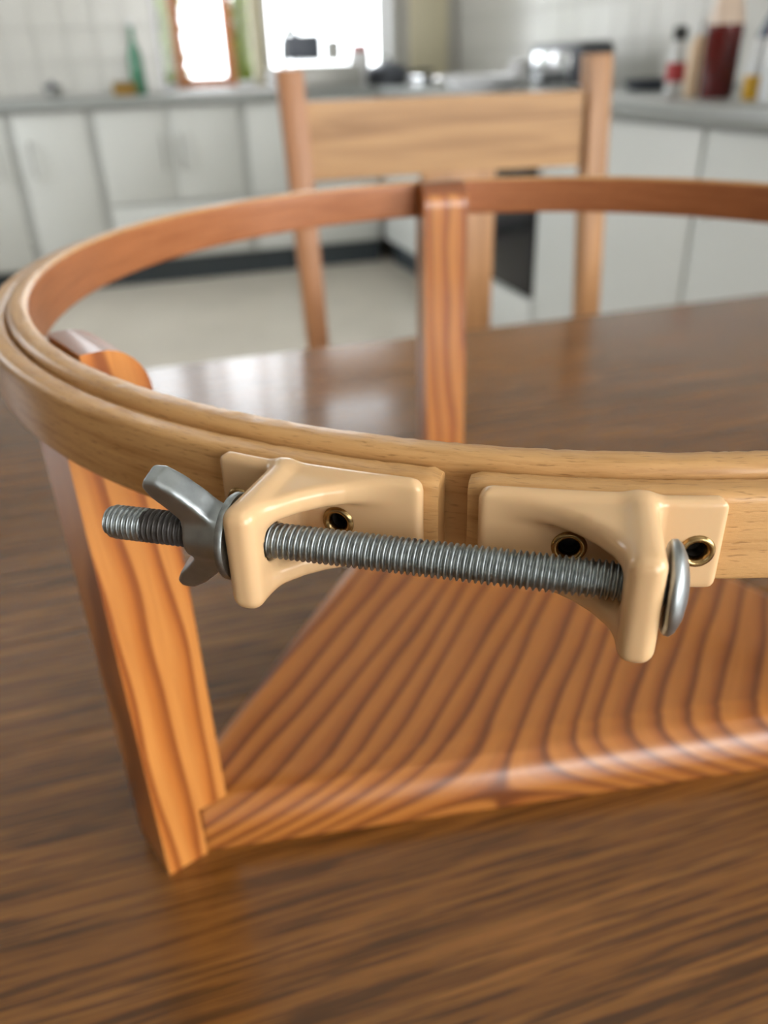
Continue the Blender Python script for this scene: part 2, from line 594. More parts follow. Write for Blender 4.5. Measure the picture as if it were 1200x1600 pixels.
# window in the back wall: white reveal lining, sill, two wooden casements
w1 = structure('window_1', nb() if False else (lambda b: (box(b, WX0, WX0 + 0.022, YW - 0.02, YW + 0.14, WZ0, WZ1, 0.003),
                                                          box(b, WX1 - 0.022, WX1, YW - 0.02, YW + 0.14, WZ0, WZ1, 0.003),
                                                          box(b, WX0, WX1, YW - 0.02, YW + 0.14, WZ1 - 0.022, WZ1, 0.003), b)[-1])(nb()),
               M['white_gloss'], 'bright kitchen window with garden shrubs outside')
finish('window_sill', bx(WX0 + 0.001, WX1 - 0.001, YW - 0.045, YW + 0.139, WZ0 - 0.0105, WZ0, 0.003), M['white_gloss'], w1)
MX = -0.50                          # mullion
FY = YW + 0.075


def casement(x0, x1, mat, name):
    bm = nb(); t = 0.056
    box(bm, x0, x0 + t, FY, FY + 0.035, WZ0 + 0.002, WZ1 - 0.023, 0.003)
    box(bm, x1 - t, x1, FY, FY + 0.035, WZ0 + 0.002, WZ1 - 0.023, 0.003)
    box(bm, x0 + t, x1 - t, FY, FY + 0.035, WZ0 + 0.002, WZ0 + 0.05, 0.003)
    box(bm, x0 + t, x1 - t, FY, FY + 0.035, WZ1 - 0.07, WZ1 - 0.023, 0.003)
    f = finish(name, bm, mat, w1)
    finish('pane', bx(x0 + t - 0.004, x1 - t + 0.004, FY + 0.014, FY + 0.018, WZ0 + 0.045, WZ1 - 0.066), M['glass'], f)
    return f


casement(-0.985, -0.655, M['orange_wood'], 'casement_frame')
finish('mullion', bx(MX - 0.055, MX + 0.011, YW + 0.05, YW + 0.12, WZ0, WZ1 - 0.022, 0.003), M['cream'], w1)
fx = finish('fixed_frame', (lambda b: (box(b, MX + 0.012, MX + 0.045, FY, FY + 0.035, WZ0 + 0.001, WZ1 - 0.023, 0.003),
                                       box(b, WX1 - 0.06, WX1 - 0.024, FY, FY + 0.035, WZ0 + 0.001, WZ1 - 0.023, 0.003),
                                       box(b, MX + 0.045, WX1 - 0.06, FY, FY + 0.035, WZ0 + 0.001, WZ0 + 0.04, 0.003),
                                       box(b, MX + 0.045, WX1 - 0.06, FY, FY + 0.035, WZ1 - 0.06, WZ1 - 0.023, 0.003), b)[-1])(nb()), M['white_gloss'], w1)
finish('pane', bx(MX + 0.04, WX1 - 0.055, FY + 0.014, FY + 0.018, WZ0 + 0.036, WZ1 - 0.056), M['glass'], fx)
for xa, xb in ((WX0 + 0.023, -0.987), (-0.653, MX - 0.056)):
    sf = finish('side_light_frame', (lambda b: (box(b, xa, xb, FY + 0.005, FY + 0.03, WZ0 + 0.001, WZ0 + 0.03, 0.002),
                                                box(b, xa, xb, FY + 0.005, FY + 0.03, WZ1 - 0.05, WZ1 - 0.023, 0.002), b)[-1])(nb()), M['white_gloss'], w1)
    finish('pane', bx(xa, xb, FY + 0.015, FY + 0.019, WZ0 + 0.028, WZ1 - 0.048), M['glass'], sf)


def unseen_window(name, horizontal_x, a0, a1, z0, z1, pos):
    def B(b, p0, p1, q0, q1, d0, d1):
        if horizontal_x: box(b, p0, p1, pos + d0, pos + d1, q0, q1, 0.003)
        else: box(b, pos + d0, pos + d1, p0, p1, q0, q1, 0.003)
    b = nb(); t = 0.05
    d0, d1 = -0.10, -0.05
    B(b, a0, a0 + t, z0, z1, d0, d1); B(b, a1 - t, a1, z0, z1, d0, d1)
    B(b, a0 + t, a1 - t, z0, z0 + t, d0, d1); B(b, a0 + t, a1 - t, z1 - t, z1, d0, d1)
    mid = (a0 + a1) / 2
    B(b, mid - 0.02, mid + 0.02, z0 + t, z1 - t, d0, d1)
    w = structure(name, b, M['white_gloss'])
    for p0, p1 in ((a0 + t, mid - 0.02), (mid + 0.02, a1 - t)):
        b = nb(); B(b, p0, p1, z0 + t, z1 - t, -0.078, -0.074)
        finish('pane', b, M['glass'], w)


unseen_window('unseen_window_2', True, -1.2, 0.5, 0.85, 2.25, YF)  # out of view, assumed to suit the light from behind
unseen_window('unseen_window_3', False, -6.5, -4.9, 0.85, 2.25, XW + 0.14)  # out of view, assumed to suit the light from the right

unseen_window('added_window_5', True, HX0, HX1, HZ0, HZ1, YW + 0.14)  # added out of view for glare on the table and hoop
unseen_window('added_window_4', False, -1.8, -0.1, 0.95, 2.55, XL)  # added out of view to brighten the right-hand cabinets

# cream painted pier between window and corner
structure('trim_1', bx(0.335, 0.56, YW - 0.035, YW, TOP, CEIL - 0.002, 0.004), M['cream'], 'cream painted pier between window and tiled corner')

# wall tiles, each its own piece
TS = 0.15


def tile_mesh(normal_axis):
    b = nb(); g = TS / 2 - 0.002
    if normal_axis == 'y': box(b, -g, g, -0.006, 0.0, -g, g, 0.0015, 1)
    else: box(b, -0.006, 0.0, -g, g, -g, g, 0.0015, 1)
    me = bpy.data.meshes.new('tile'); bmesh.ops.recalc_face_normals(b, faces=b.faces[:]); b.to_mesh(me); b.free()
    me.materials.append(M['tile']); return me


ty, tx = tile_mesh('y'), tile_mesh('x')


def put_tile(me, parent, loc):
    o = bpy.data.objects.new('tile', me); link(o); o.parent = parent; o.location = loc


for r in range(5):
    zc = TOP + 0.005 + TS * (r + 0.5)
    for c in range(9):
        put_tile(ty, wall_back, (WX0 - 0.002 - TS * (c + 0.5), YW, zc))
    for c in range(25):
        put_tile(tx, wall_right, (XW, YW - 0.008 - TS * (c + 0.5), zc))

# outside: lawn and shrubs
lawn = structure('ground', bx(-6, 4, YW + 0.16, YW + 14, -0.3, -0.2), M['grass'], 'garden lawn outside the kitchen window')


def shrub(x, y, h, w, n, label):
    t = thing('garden_shrub', label, 'shrub', (x, y, -0.2))
    b = nb()
    for k in range(5):
        a = k * 1.26
        tube(b, [(x, y, -0.2), (x + 0.3 * w * math.cos(a), y + 0.3 * w * math.sin(a), 0.4 + 0.2 * h), (x + 0.5 * w * math.cos(a), y + 0.4 * w * math.sin(a), h * 0.85)], [0.02, 0.012, 0.005], 6)
    finish('stem', b, M['stem'], t)
    b = nb()
    for i in range(n):
        a = random.uniform(0, 2 * PI); rr = w * math.sqrt(random.random()) * 0.75
        c = Vector((x + rr * math.cos(a), y + rr * math.sin(a), random.uniform(0.15, h)))
        d = Vector((random.gauss(0, 1), random.gauss(0, 1), random.gauss(0.3, 1))).normalized()
        s = d.orthogonal().normalized(); L = random.uniform(0.05, 0.11); W2 = L * 0.28
        vs = [bm_v for bm_v in (b.verts.new(c), b.verts.new(c + d * L * 0.5 + s * W2), b.verts.new(c + d * L), b.verts.new(c + d * L * 0.5 - s * W2))]
        b.faces.new(vs)
    o = finish('foliage', b, M['leaf'], t, smooth=0)
    o['kind'] = 'stuff'


shrub(-0.955, 1.35, 1.75, 0.075, 2600, 'slim yellow-green shrub outside the window, left of the wooden casement')
shrub(-0.475, 1.35, 1.75, 0.085, 2600, 'yellow-green shrub outside the window, right of the wooden casement')

# ================================================================== KITCHEN UNITS
KH = 0.12


def pull(b, x, y, z, L, ax):
    """vertical bow pull on a face; ax = outward direction"""
    ox, oy = ax
    tube(b, [(x, y, z - L / 2), (x + ox * 0.026, y + oy * 0.026, z - L / 2 + 0.012), (x + ox * 0.026, y + oy * 0.026, z + L / 2 - 0.012), (x, y, z + L / 2)], 0.006, 8)


def back_unit(x0, x1, kind, label, group=None):
    x0 += 0.001; x1 -= 0.001
    t = thing('base_cabinet', label, 'cabinet', (x0, -0.05, 0), group=group)
    finish('carcass', bx(x0, x1, -0.03, YW - 0.005, KH, TOP - 0.041), M['gapgrey'], t)
    finish('toe_kick', bx(x0, x1, 0.0, 0.02, 0, KH - 0.0005), M['kick'], t)
    st = 0.02; mid = (x0 + x1) / 2
    zt = TOP - 0.05
    if kind == 'pair':
        zb = 0.40
        for a, b_, hx in ((x0 + st, mid - 0.004, mid - 0.045), (mid + 0.004, x1 - st, mid + 0.045)):
            d = finish('door', bx(a, b_, -0.05, -0.0305, zb, zt, 0.003), M['cabinet'], t)
            b = nb(); pull(b, hx, -0.05, 0.62, 0.15, (0, -1)); finish('handle', b, M['handle'], d)
        d = finish('drawer', bx(x0 + st, x1 - st, -0.05, -0.0305, KH + 0.012, zb - 0.012, 0.003), M['cabinet'], t)
    else:
        d = finish('door', bx(x0 + st, x1 - st, -0.05, -0.0305, KH + 0.012, zt, 0.003), M['cabinet'], t)
        b = nb(); hx = x0 + 0.07 if kind == 'left' else x1 - 0.07
        pull(b, hx, -0.05, 0.62, 0.15, (0, -1)); finish('handle', b, M['handle'], d)
    finish('stile', bx(x0 + 0.001, x0 + st - 0.003, -0.046, -0.0305, KH + 0.012, zt, 0.001), M['gapgrey'], t)
    finish('stile', bx(x1 - st + 0.003, x1 - 0.001, -0.046, -0.0305, KH + 0.012, zt, 0.001), M['gapgrey'], t)
    return t


back_unit(-2.42, -1.83, 'right', 'white base cabinet cut off by the left edge of the photo')
back_unit(-1.83, -1.47, 'left', 'narrow white base cabinet with single full-height door, left of the two-door one')
back_unit(-1.47, -0.76, 'pair', 'white base cabinet with two doors above a wide drawer, under the window')
back_unit(-0.76, -0.06, 'pair', 'white base cabinet behind the chair back, next to the corner of the worktop')


def right_unit(y0, y1, label, doors=1):
    # y0 < y1 ; face towards -x
    y0 += 0.001; y1 -= 0.001
    t = thing('base_cabinet', label, 'cabinet', (-0.05, y0, 0))
    finish('carcass', bx(-0.03, XW - 0.005, y0, y1, KH, TOP - 0.041), M['gapgrey'], t)
    finish('toe_kick', bx(0.0, 0.02, y0, y1, 0, KH - 0.0005), M['kick'], t)
    n = doors; w = (y1 - y0) / n
    for i in range(n):
        a, b_ = y0 + w * i + 0.006, y0 + w * (i + 1) - 0.006
        d = finish('door', bx(-0.05, -0.0305, a, b_, KH + 0.012, TOP - 0.05, 0.003), M['cabinet'], t)
        b = nb(); pull(b, -0.05, (b_ - 0.05) if i % 2 == 0 else (a + 0.05), 0.66, 0.07, (-1, 0)); finish('handle', b, M['handle'], d)
    return t


right_unit(-1.20, -0.06, 'white base cabinet in the corner, behind the chair splat', 2)
right_unit(-2.66, -1.83, 'white base cabinet between the black oven and the cabinet at the right edge', 1)
right_unit(-3.45, -2.66, 'white base cabinet at the right edge of the photo', 1)

# oven between cabinets
t = thing('built_in_oven', 'black glass oven set between white base cabinets on the right', 'oven', (-0.05, -1.83, 0))
finish('body', bx(-0.03, XW - 0.005, -1.825, -1.205, 0.0, TOP - 0.041), M['gapgrey'], t)
d = finish('door', bx(-0.052, -0.0305, -1.82, -1.21, 0.215, 0.68, 0.004), M['black_gloss'], t)
b = nb(); tube(b, [(-0.052, -1.76, 0.645), (-0.085, -1.76, 0.645), (-0.085, -1.27, 0.645), (-0.052, -1.27, 0.645)], 0.008, 8)
finish('handle', b, M['dark_enamel'], d)
finish('control_panel', bx(-0.05, -0.0305, -1.82, -1.21, 0.69, TOP - 0.05, 0.003), M['cabinet'], t)
finish('drawer', bx(-0.05, -0.0305, -1.82, -1.21, 0.02, 0.205, 0.003), M['cabinet'], t)

# worktops
wt = finish('worktop', bx(-2.43, XW - 0.008, -0.07, YW - 0.008, TOP - 0.04, TOP, 0.005), M['counter'], None, KM, base=(-2.43, -0.07, TOP - 0.04))
tag(wt, 'long grey worktop under the window along the back wall', 'worktop')
wt = finish('worktop', bx(-0.07, XW - 0.008, -3.46, -0.0705, TOP - 0.04, TOP, 0.005), M['counter'], None, KM, base=(-0.07, -3.46, TOP - 0.04))
tag(wt, 'grey worktop running along the tiled right wall', 'worktop')


def simple(name, bm, mat, label, cat, base, group=None):
    o = finish(name, bm, mat, None, KM, base=base)
    return tag(o, label, cat, group)


# --- things on the back worktop
x, y = -1.205, 0.36
t = thing('glass_bottle', 'green glass bottle on the worktop left of the window', 'bottle', (x, y, TOP))
finish('body', lathe(nb(), [(0, 0), (0.032, 0), (0.036, 0.01), (0.036, 0.15), (0.030, 0.19), (0.014, 0.235), (0.013, 0.30), (0.0, 0.30)], (x, y, TOP), seg=24), M['green_glass'], t)
finish('cap', lathe(nb(), [(0, 0), (0.0155, 0), (0.0155, 0.028), (0.0, 0.03)], (x, y, TOP + 0.3005), seg=20), M['clear'], t)
x, y = -1.278, 0.25
t = thing('scrub_sponge', 'ochre sponge block on the worktop beside the green bottle', 'sponge', (x, y, TOP))
finish('foam', bx(x - 0.06, x + 0.05, y - 0.03, y + 0.03, TOP, TOP + 0.05, 0.008), M['ochre'], t)
finish('scourer', bx(x - 0.06, x + 0.05, y - 0.03, y + 0.03, TOP + 0.0505, TOP + 0.064, 0.004), M['stem'], t)
x, y = -1.62, 0.25
t = thing('sugar_bowl', 'small dark grey lidded bowl on the left worktop', 'bowl', (x, y, TOP))
finish('bowl', lathe(nb(), [(0, 0), (0.026, 0), (0.045, 0.025), (0.047, 0.045), (0.0, 0.045)], (x, y, TOP), seg=24), M['handle'], t)
finish('lid', lathe(nb(), [(0.048, 0), (0.044, 0.008), (0.012, 0.02), (0.012, 0.032), (0.0, 0.034)], (x, y, TOP + 0.0455), seg=24), M['dark_enamel'], t)

# sink with tap
t = thing('kitchen_sink', 'sink set in the worktop under the window, white to imitate its window reflection', 'sink', (-0.70, 0.28, TOP))
b = nb()
SX0, SX1, SY0, SY1 = -1.06, -0.56, -0.05, 0.44
box(b, SX0, SX1, SY0, SY0 + 0.05, TOP + 0.0005, TOP + 0.014, 0.003); box(b, SX0, SX1, SY1 - 0.05, SY1, TOP + 0.0005, TOP + 0.014, 0.003)
box(b, SX0, SX0 + 0.05, SY0 + 0.05, SY1 - 0.05, TOP + 0.0005, TOP + 0.014, 0.003); box(b, SX1 - 0.05, SX1, SY0 + 0.05, SY1 - 0.05, TOP + 0.0005, TOP + 0.014, 0.003)
finish('rim', b, M['white_gloss'], t)  # white colour stands in for window light reflected off steel
finish('bowl', bx(SX0 + 0.05, SX1 - 0.05, SY0 + 0.05, SY1 - 0.05, TOP + 0.0005, TOP + 0.003), M['white_gloss'], t)
x, y = -0.445, 0.40
t = thing('kitchen_tap', 'chrome swan-neck tap by the sink in front of the window', 'tap', (x, y, TOP))
finish('spout', tube(nb(), [(x, y, TOP), (x, y, TOP + 0.10), (x + 0.005, y - 0.0, TOP + 0.20), (x + 0.02, y - 0.03, TOP + 0.265), (x + 0.04, y - 0.08, TOP + 0.28), (x + 0.05, y - 0.12, TOP + 0.255)], 0.013, 12), M['chrome'], t)
finish('aerator', lathe(nb(), [(0, 0), (0.017, 0), (0.017, 0.04), (0, 0.04)], (x + 0.0505, y - 0.1225, TOP + 0.213), seg=16), M['black'], t)
b = nb(); lathe(b, [(0.024, 0), (0.024, 0.05), (0.018, 0.07), (0, 0.07)], (x - 0.07, y, TOP), seg=18); tube(b, [(x - 0.07, y, TOP + 0.065), (x - 0.10, y - 0.03, TOP + 0.085)], 0.007, 8)
finish('lever', b, M['chrome'], t)
finish('base_plate', bx(x - 0.1, x + 0.035, y - 0.03, y + 0.03, TOP + 0.0003, TOP + 0.006, 0.002), M['chrome'], t)
for (gx, gy) in ((-0.52, 0.30), (-0.515, 0.18)):
    g = simple('drinking_glass', lathe(nb(), [(0, 0), (0.026, 0), (0.034, 0.10), (0.031, 0.10), (0.024, 0.006), (0, 0.006)], (gx, gy, TOP + 0.0005), seg=20), M['clear'],
               'clear drinking glass beside the tap, nearer the window' if gy > 0.25 else 'clear drinking glass beside the tap, nearer the worktop edge', 'glass', (gx, gy, TOP))

# dish rack with pots
t = thing('dish_rack', 'grey steel dish rack on the worktop behind the chair back', 'dish rack', (-0.30, 0.10, TOP))
b = nb()
box(b, -0.47, -0.13, -0.02, 0.24, TOP, TOP + 0.105, 0.012)
finish('tray', b, M['handle'], t)
b = nb()
for k in range(9):
    xx = -0.45 + k * 0.0375
    tube(b, [(xx, 0.0, TOP + 0.104), (xx, 0.0, TOP + 0.125), (xx, 0.22, TOP + 0.125), (xx, 0.22, TOP + 0.104)], 0.003, 6)
finish('wires', b, M['handle'], t)
x, y = -0.375, 0.18
t = thing('baking_tin', 'slate grey baking tin standing on edge in the dish rack', 'tin', (x, y, TOP + 0.129))
b = nb()
box(b, -0.46, -0.29, 0.155, 0.165, TOP + 0.129, TOP + 0.24, 0.003)
box(b, -0.46, -0.45, 0.165, 0.205, TOP + 0.129, TOP + 0.24, 0.003); box(b, -0.30, -0.29, 0.165, 0.205, TOP + 0.129, TOP + 0.215, 0.003)
finish('pan', b, M['dark_slate'], t)
finish('rim', bx(-0.47, -0.28, 0.2055, 0.212, TOP + 0.129, TOP + 0.243, 0.002), M['dark_slate'], t)
x, y = -0.235, 0.14
simple('upturned_mug', lathe(nb(), [(0.040, 0), (0.040, 0.07), (0.034, 0.085), (0, 0.087)], (x, y, TOP + 0.1285), seg=24), M['handle'], 'grey mug upside down in the dish rack beside the baking tin', 'mug', (x, y, TOP + 0.1285))
x, y = 0.045, 0.12
t = thing('saucepan', 'dark grey saucepan on the worktop right of the dish rack', 'saucepan', (x, y, TOP))
finish('pot', lathe(nb(), [(0, 0), (0.095, 0), (0.105, 0.01), (0.108, 0.07), (0.0, 0.07)], (x, y, TOP), seg=36), M['dark_enamel'], t)
finish('lid', lathe(nb(), [(0.109, 0), (0.10, 0.012), (0.05, 0.034), (0.0, 0.038)], (x, y, TOP + 0.0705), seg=36), M['dark_slate'], t)
finish('lid_knob', lathe(nb(), [(0.008, 0), (0.018, 0.012), (0.014, 0.024), (0, 0.026)], (x, y, TOP + 0.108), seg=16), M['black'], t)
finish('handle', tube(nb(), [(x + 0.10, y - 0.03, TOP + 0.055), (x + 0.17, y - 0.05, TOP + 0.062), (x + 0.23, y - 0.07, TOP + 0.062)], [0.008, 0.010, 0.009], 10), M['black'], t)
x, y = -0.02, 0.40
t = thing('storage_jar', 'white jar with red lid behind the dark saucepan', 'jar', (x, y, TOP))
finish('body', lathe(nb(), [(0, 0), (0.05, 0), (0.055, 0.01), (0.055, 0.15), (0.045, 0.165), (0, 0.165)], (x, y, TOP), seg=28), M['white_gloss'], t)
finish('lid', lathe(nb(), [(0.048, 0), (0.048, 0.028), (0.044, 0.032), (0, 0.032)], (x, y, TOP + 0.1655), seg=28), M['red_label'], t)

# corner: steel drainer and white tray, toaster
t = thing('steel_tray', 'flat stainless steel tray lying in the worktop corner', 'tray', (0.38, -0.02, TOP))
b = nb(); box(b, 0.20, 0.56, -0.16, 0.22, TOP + 0.0005, TOP + 0.008, 0.003); finish('plate', b, M['steel'], t)
b = nb()
for (a0, a1, c0, c1) in ((0.20, 0.56, -0.16, -0.15), (0.20, 0.56, 0.21, 0.22), (0.20, 0.21, -0.15, 0.21), (0.55, 0.56, -0.15, 0.21)):
    box(b, a0, a1, c0, c1, TOP + 0.0085, TOP + 0.04, 0.002)
finish('rim', b, M['steel'], t)
t = thing('serving_platter', 'glossy white oval platter on the right worktop behind the chair rail', 'platter', (0.11, -0.95, TOP))
b = nb(); lathe(b, [(0, 0.0), (0.15, 0.0), (0.185, 0.03), (0.20, 0.046), (0.205, 0.049), (0.20, 0.051), (0.18, 0.036), (0.14, 0.007), (0, 0.006)], (0, 0, 0), seg=48)
for v in b.verts: v.co = Vector((0.11 + v.co.x * 0.72, -0.95 + v.co.y * 1.35, TOP + 0.0005 + v.co.z))
finish('dish', b, M['white_gloss'], t)
x, y = 0.36, -0.80
t = thing('white_mug', 'shiny white mug beside the toaster on the right worktop', 'mug', (x, y, TOP))
finish('cup', lathe(nb(), [(0, 0), (0.036, 0), (0.042, 0.006), (0.044, 0.10), (0.040, 0.10), (0.038, 0.012), (0, 0.008)], (x, y, TOP + 0.0005), seg=28), M['white_gloss'], t)
finish('handle', tube(nb(), [(x - 0.043, y - 0.01, TOP + 0.08), (x - 0.072, y - 0.018, TOP + 0.07), (x - 0.072, y - 0.018, TOP + 0.035), (x - 0.043, y - 0.01, TOP + 0.025)], 0.006, 8), M['white_gloss'], t)
t = thing('toaster', 'dark toaster with steel sides on the right worktop behind the chair', 'toaster', (0.36, -1.2, TOP))
finish('body', bx(0.30, 0.45, -1.42, -1.0, TOP + 0.012, TOP + 0.15, 0.02, seg=3), M['dark_enamel'], t)
finish('side_panel', bx(0.292, 0.2995, -1.36, -1.06, TOP + 0.025, TOP + 0.125, 0.002), M['steel'], t)
finish('top_panel', bx(0.315, 0.435, -1.40, -1.02, TOP + 0.1505, TOP + 0.158, 0.002), M['handle'], t)
for yy in (-1.39, -1.03):
    finish('foot', lathe(nb(), [(0.012, 0), (0.012, 0.0118), (0, 0.0118)], (0.37, yy, TOP), seg=12), M['black'], t)
# frying pan
x, y = 0.38, -1.80
t = thing('frying_pan', 'dark frying pan on the right worktop left of the bottles', 'pan', (x, y, TOP))
finish('pan', lathe(nb(), [(0, 0), (0.085, 0), (0.11, 0.035), (0.107, 0.036), (0.083, 0.004), (0, 0.004)], (x, y, TOP), seg=36), M['dark_enamel'], t)
finish('handle', tube(nb(), [(x - 0.02, y - 0.106, TOP + 0.03), (x - 0.03, y - 0.16, TOP + 0.045), (x - 0.04, y - 0.26, TOP + 0.05)], [0.008, 0.010, 0.010], 10), M['black'], t)
# bottles at the right
x, y = 0.22, -2.13
t = thing('sauce_bottle', 'small bottle with black cap and red label on the right worktop', 'bottle', (x, y, TOP))
finish('body', lathe(nb(), [(0, 0), (0.024, 0), (0.027, 0.008), (0.027, 0.085), (0.018, 0.125), (0.015, 0.14), (0, 0.14)], (x, y, TOP), seg=24), M['clear'], t)
finish('label', lathe(nb(), [(0.0275, 0.0), (0.0275, 0.05)], (x, y, TOP + 0.035), seg=24, closed_ends=False), M['red_label'], t)
finish('cap', lathe(nb(), [(0.019, 0), (0.020, 0.03), (0.016, 0.036), (0, 0.036)], (x, y, TOP + 0.1405), seg=20), M['black'], t)
x, y = 0.17, -2.39
t = thing('cordial_bottle', 'tall bottle of dark red drink on the right worktop', 'bottle', (x, y, TOP))
finish('drink', lathe(nb(), [(0, 0), (0.038, 0), (0.044, 0.01), (0.046, 0.17), (0, 0.17)], (x, y, TOP), seg=32), M['red_drink'], t)
finish('shoulder', lathe(nb(), [(0.046, 0), (0.042, 0.03), (0.030, 0.07), (0.018, 0.11), (0.016, 0.15), (0, 0.15)], (x, y, TOP + 0.1705), seg=32), M['pale_neck'], t)
finish('cap', lathe(nb(), [(0.019, 0), (0.019, 0.03), (0, 0.03)], (x, y, TOP + 0.321), seg=20), M['red_label'], t)
x, y = 0.20, -2.25
t = thing('squeeze_bottle', 'peach squeeze bottle between the sauce bottle and the red drink', 'bottle', (x, y, TOP))
finish('body', lathe(nb(), [(0, 0), (0.022, 0), (0.026, 0.01), (0.026, 0.12), (0.012, 0.15), (0, 0.15)], (x, y, TOP), seg=24), M['peach'], t)
finish('nozzle', lathe(nb(), [(0.012, 0), (0.004, 0.045), (0, 0.046)], (x, y, TOP + 0.1505), seg=16), M['clear'], t)
x, y = 0.35, -2.36
t = thing('dark_bottle', 'dark blue-grey bottle behind the red drink bottle', 'bottle', (x, y, TOP))
finish('body', lathe(nb(), [(0, 0), (0.036, 0), (0.040, 0.01), (0.040, 0.15), (0.016, 0.20), (0.015, 0.23), (0, 0.23)], (x, y, TOP), seg=28), M['blue_dark'], t)
finish('cap', lathe(nb(), [(0.018, 0), (0.018, 0.03), (0, 0.03)], (x, y, TOP + 0.2305), seg=20), M['black'], t)
x, y = 0.18, -2.53
t = thing('mustard_jar', 'short glass jar of yellow contents right of the red drink bottle', 'jar', (x, y, TOP))
finish('contents', lathe(nb(), [(0, 0), (0.028, 0), (0.031, 0.006), (0.031, 0.055), (0, 0.055)], (x, y, TOP), seg=24), M['yellow'], t)
finish('neck', lathe(nb(), [(0.031, 0), (0.028, 0.03), (0.022, 0.06), (0.022, 0.08), (0, 0.08)], (x, y, TOP + 0.0555), seg=24), M['clear'], t)
x, y = 0.15, -2.64
t = thing('glass_jar', 'clear glass jar at the right edge of the photo on the worktop', 'jar', (x, y, TOP))
finish('body', lathe(nb(), [(0, 0), (0.036, 0), (0.040, 0.008), (0.040, 0.12), (0.032, 0.14), (0, 0.14)], (x, y, TOP), seg=28), M['clear'], t)
finish('lid', lathe(nb(), [(0.034, 0), (0.034, 0.02), (0, 0.022)], (x, y, TOP + 0.1405), seg=24), M['red_label'], t)

# ================================================================== DINING TABLE (kitchen-parallel frame through the camera)
TZ = 0.74
TM = Matrix.Rotation(KA - rad(0.6), 4, 'Z')
t = thing('dining_table', 'brown stained wooden dining table under the hoop stand', 'table', (0, 0, 0), TM)
X0, X1, FAR = -0.72, 0.92, 0.742
edges = [FAR, 0.508, 0.275, 0.04, -0.18]
for a, b_ in zip(edges, edges[1:]):
    bm = bx(X0, X1, b_ + 0.00006, a - 0.00006, TZ - 0.026, TZ, 0.00035, seg=1)
    finish('plank', bm, M['table'], t)
bm = nb()
for (x0, x1, y0, y1) in ((X0 + 0.06, X1 - 0.06, FAR - 0.07, FAR - 0.045), (X0 + 0.06, X1 - 0.06, -0.12, -0.095), (X0 + 0.06, X0 + 0.085, -0.095, FAR - 0.07), (X1 - 0.085, X1 - 0.06, -0.095, FAR - 0.07)):
    box(bm, x0, x1, y0, y1, TZ - 0.11, TZ - 0.0265, 0.002)
finish('apron', bm, M['table_leg'], t)
for lx in (X0 + 0.005, X1 - 0.06 + 0.001):
    for ly in (-0.175, FAR - 0.045 + 0.0005 - 0.0):
        finish('leg', bx(lx, lx + 0.054, ly, ly + 0.044, 0, TZ - 0.0265, 0.004), M['table_leg'], t)

# ================================================================== CHAIR
CHA = rad(12)
CM = Matrix.Translation(Vector((-0.110, 1.10, 0))) @ Matrix.Rotation(CHA, 4, 'Z')
CW = 0.437; PT = 0.032
t = thing('dining_chair', 'light brown wooden chair pushed in at the far side of the table', 'chair', (0, 0, 0), CM)


def post_b(x0, x1, topz, lean, w):
    lo = [(x0 + lean, -0.004, 0), (x0 + lean + w, -0.004, 0), (x0 + lean + w, 0.028, 0), (x0 + lean, 0.028, 0)]
    hi = [(x0, 0, topz), (x1, 0, topz), (x1, PT, topz), (x0, PT, topz)]
    b = nb(); prism(b, lo, hi)
    bmesh.ops.bevel(b, geom=b.edges[:], offset=0.003, segments=2, affect='EDGES', profile=0.5)
    return b


finish('back_post', post_b(0, PT, 0.974, 0.036, 0.024), M['chair_dark'], t)
finish('back_post', post_b(CW - PT, CW, 0.980, 0.05, 0.03), M['chair'], t)
# top rail: slightly curved board let in behind the faces of the posts
b = nb(); N = 12
lo = []; hi = []
prof = []
for i in range(N + 1):
    xx = PT - 0.001 + (CW - 2 * PT + 0.002) * i / N
    bow = 0.010 * math.sin(PI * i / N)
    prof.append((xx, 0.010 + bow))
for (z0, z1) in ((0.846, 0.938),):
    fr0 = [b.verts.new((x_, y_, z0)) for x_, y_ in prof]; fr1 = [b.verts.new((x_, y_, z1 - 0.004 * (1 - abs(2 * i / N - 1)) * 0)) for i, (x_, y_) in enumerate(prof)]
    bk0 = [b.verts.new((x_, y_ + 0.018, z0)) for x_, y_ in prof]; bk1 = [b.verts.new((x_, y_ + 0.018, z1)) for x_, y_ in prof]
    for i in range(N):
        b.faces.new((fr0[i], fr0[i + 1], fr1[i + 1], fr1[i])); b.faces.new((bk0[i], bk1[i], bk1[i + 1], bk0[i + 1]))
        b.faces.new((fr1[i], fr1[i + 1], bk1[i + 1], bk1[i])); b.faces.new((fr0[i], bk0[i], bk0[i + 1], fr0[i + 1]))
    for i in (0, N): b.faces.new((fr0[i], fr1[i], bk1[i], bk0[i]))
finish('top_rail', b, M['chair_x'], t)
finish('splat', bx(0.184, 0.288, 0.018, 0.032, 0.467, 0.8465, 0.002), M['chair'], t)
finish('seat', bx(0.01, CW + 0.0, -0.37, 0.045, 0.44, 0.466, 0.006), M['chair_x'], t)
for lx in (0.02, CW - 0.052):
    finish('front_leg', bx(lx, lx + 0.032, -0.35, -0.318, 0, 0.4395, 0.003), M['chair'], t)
b = nb()
box(b, 0.055, CW - 0.055, -0.346, -0.326, 0.38, 0.4395, 0.002)
finish('seat_rail', b, M['chair'], t)
for lx in (0.030, CW - 0.042):
    finish('stretcher', bx(lx, lx + 0.016, -0.317, 0.0, 0.18, 0.21, 0.002), M['chair'], t)

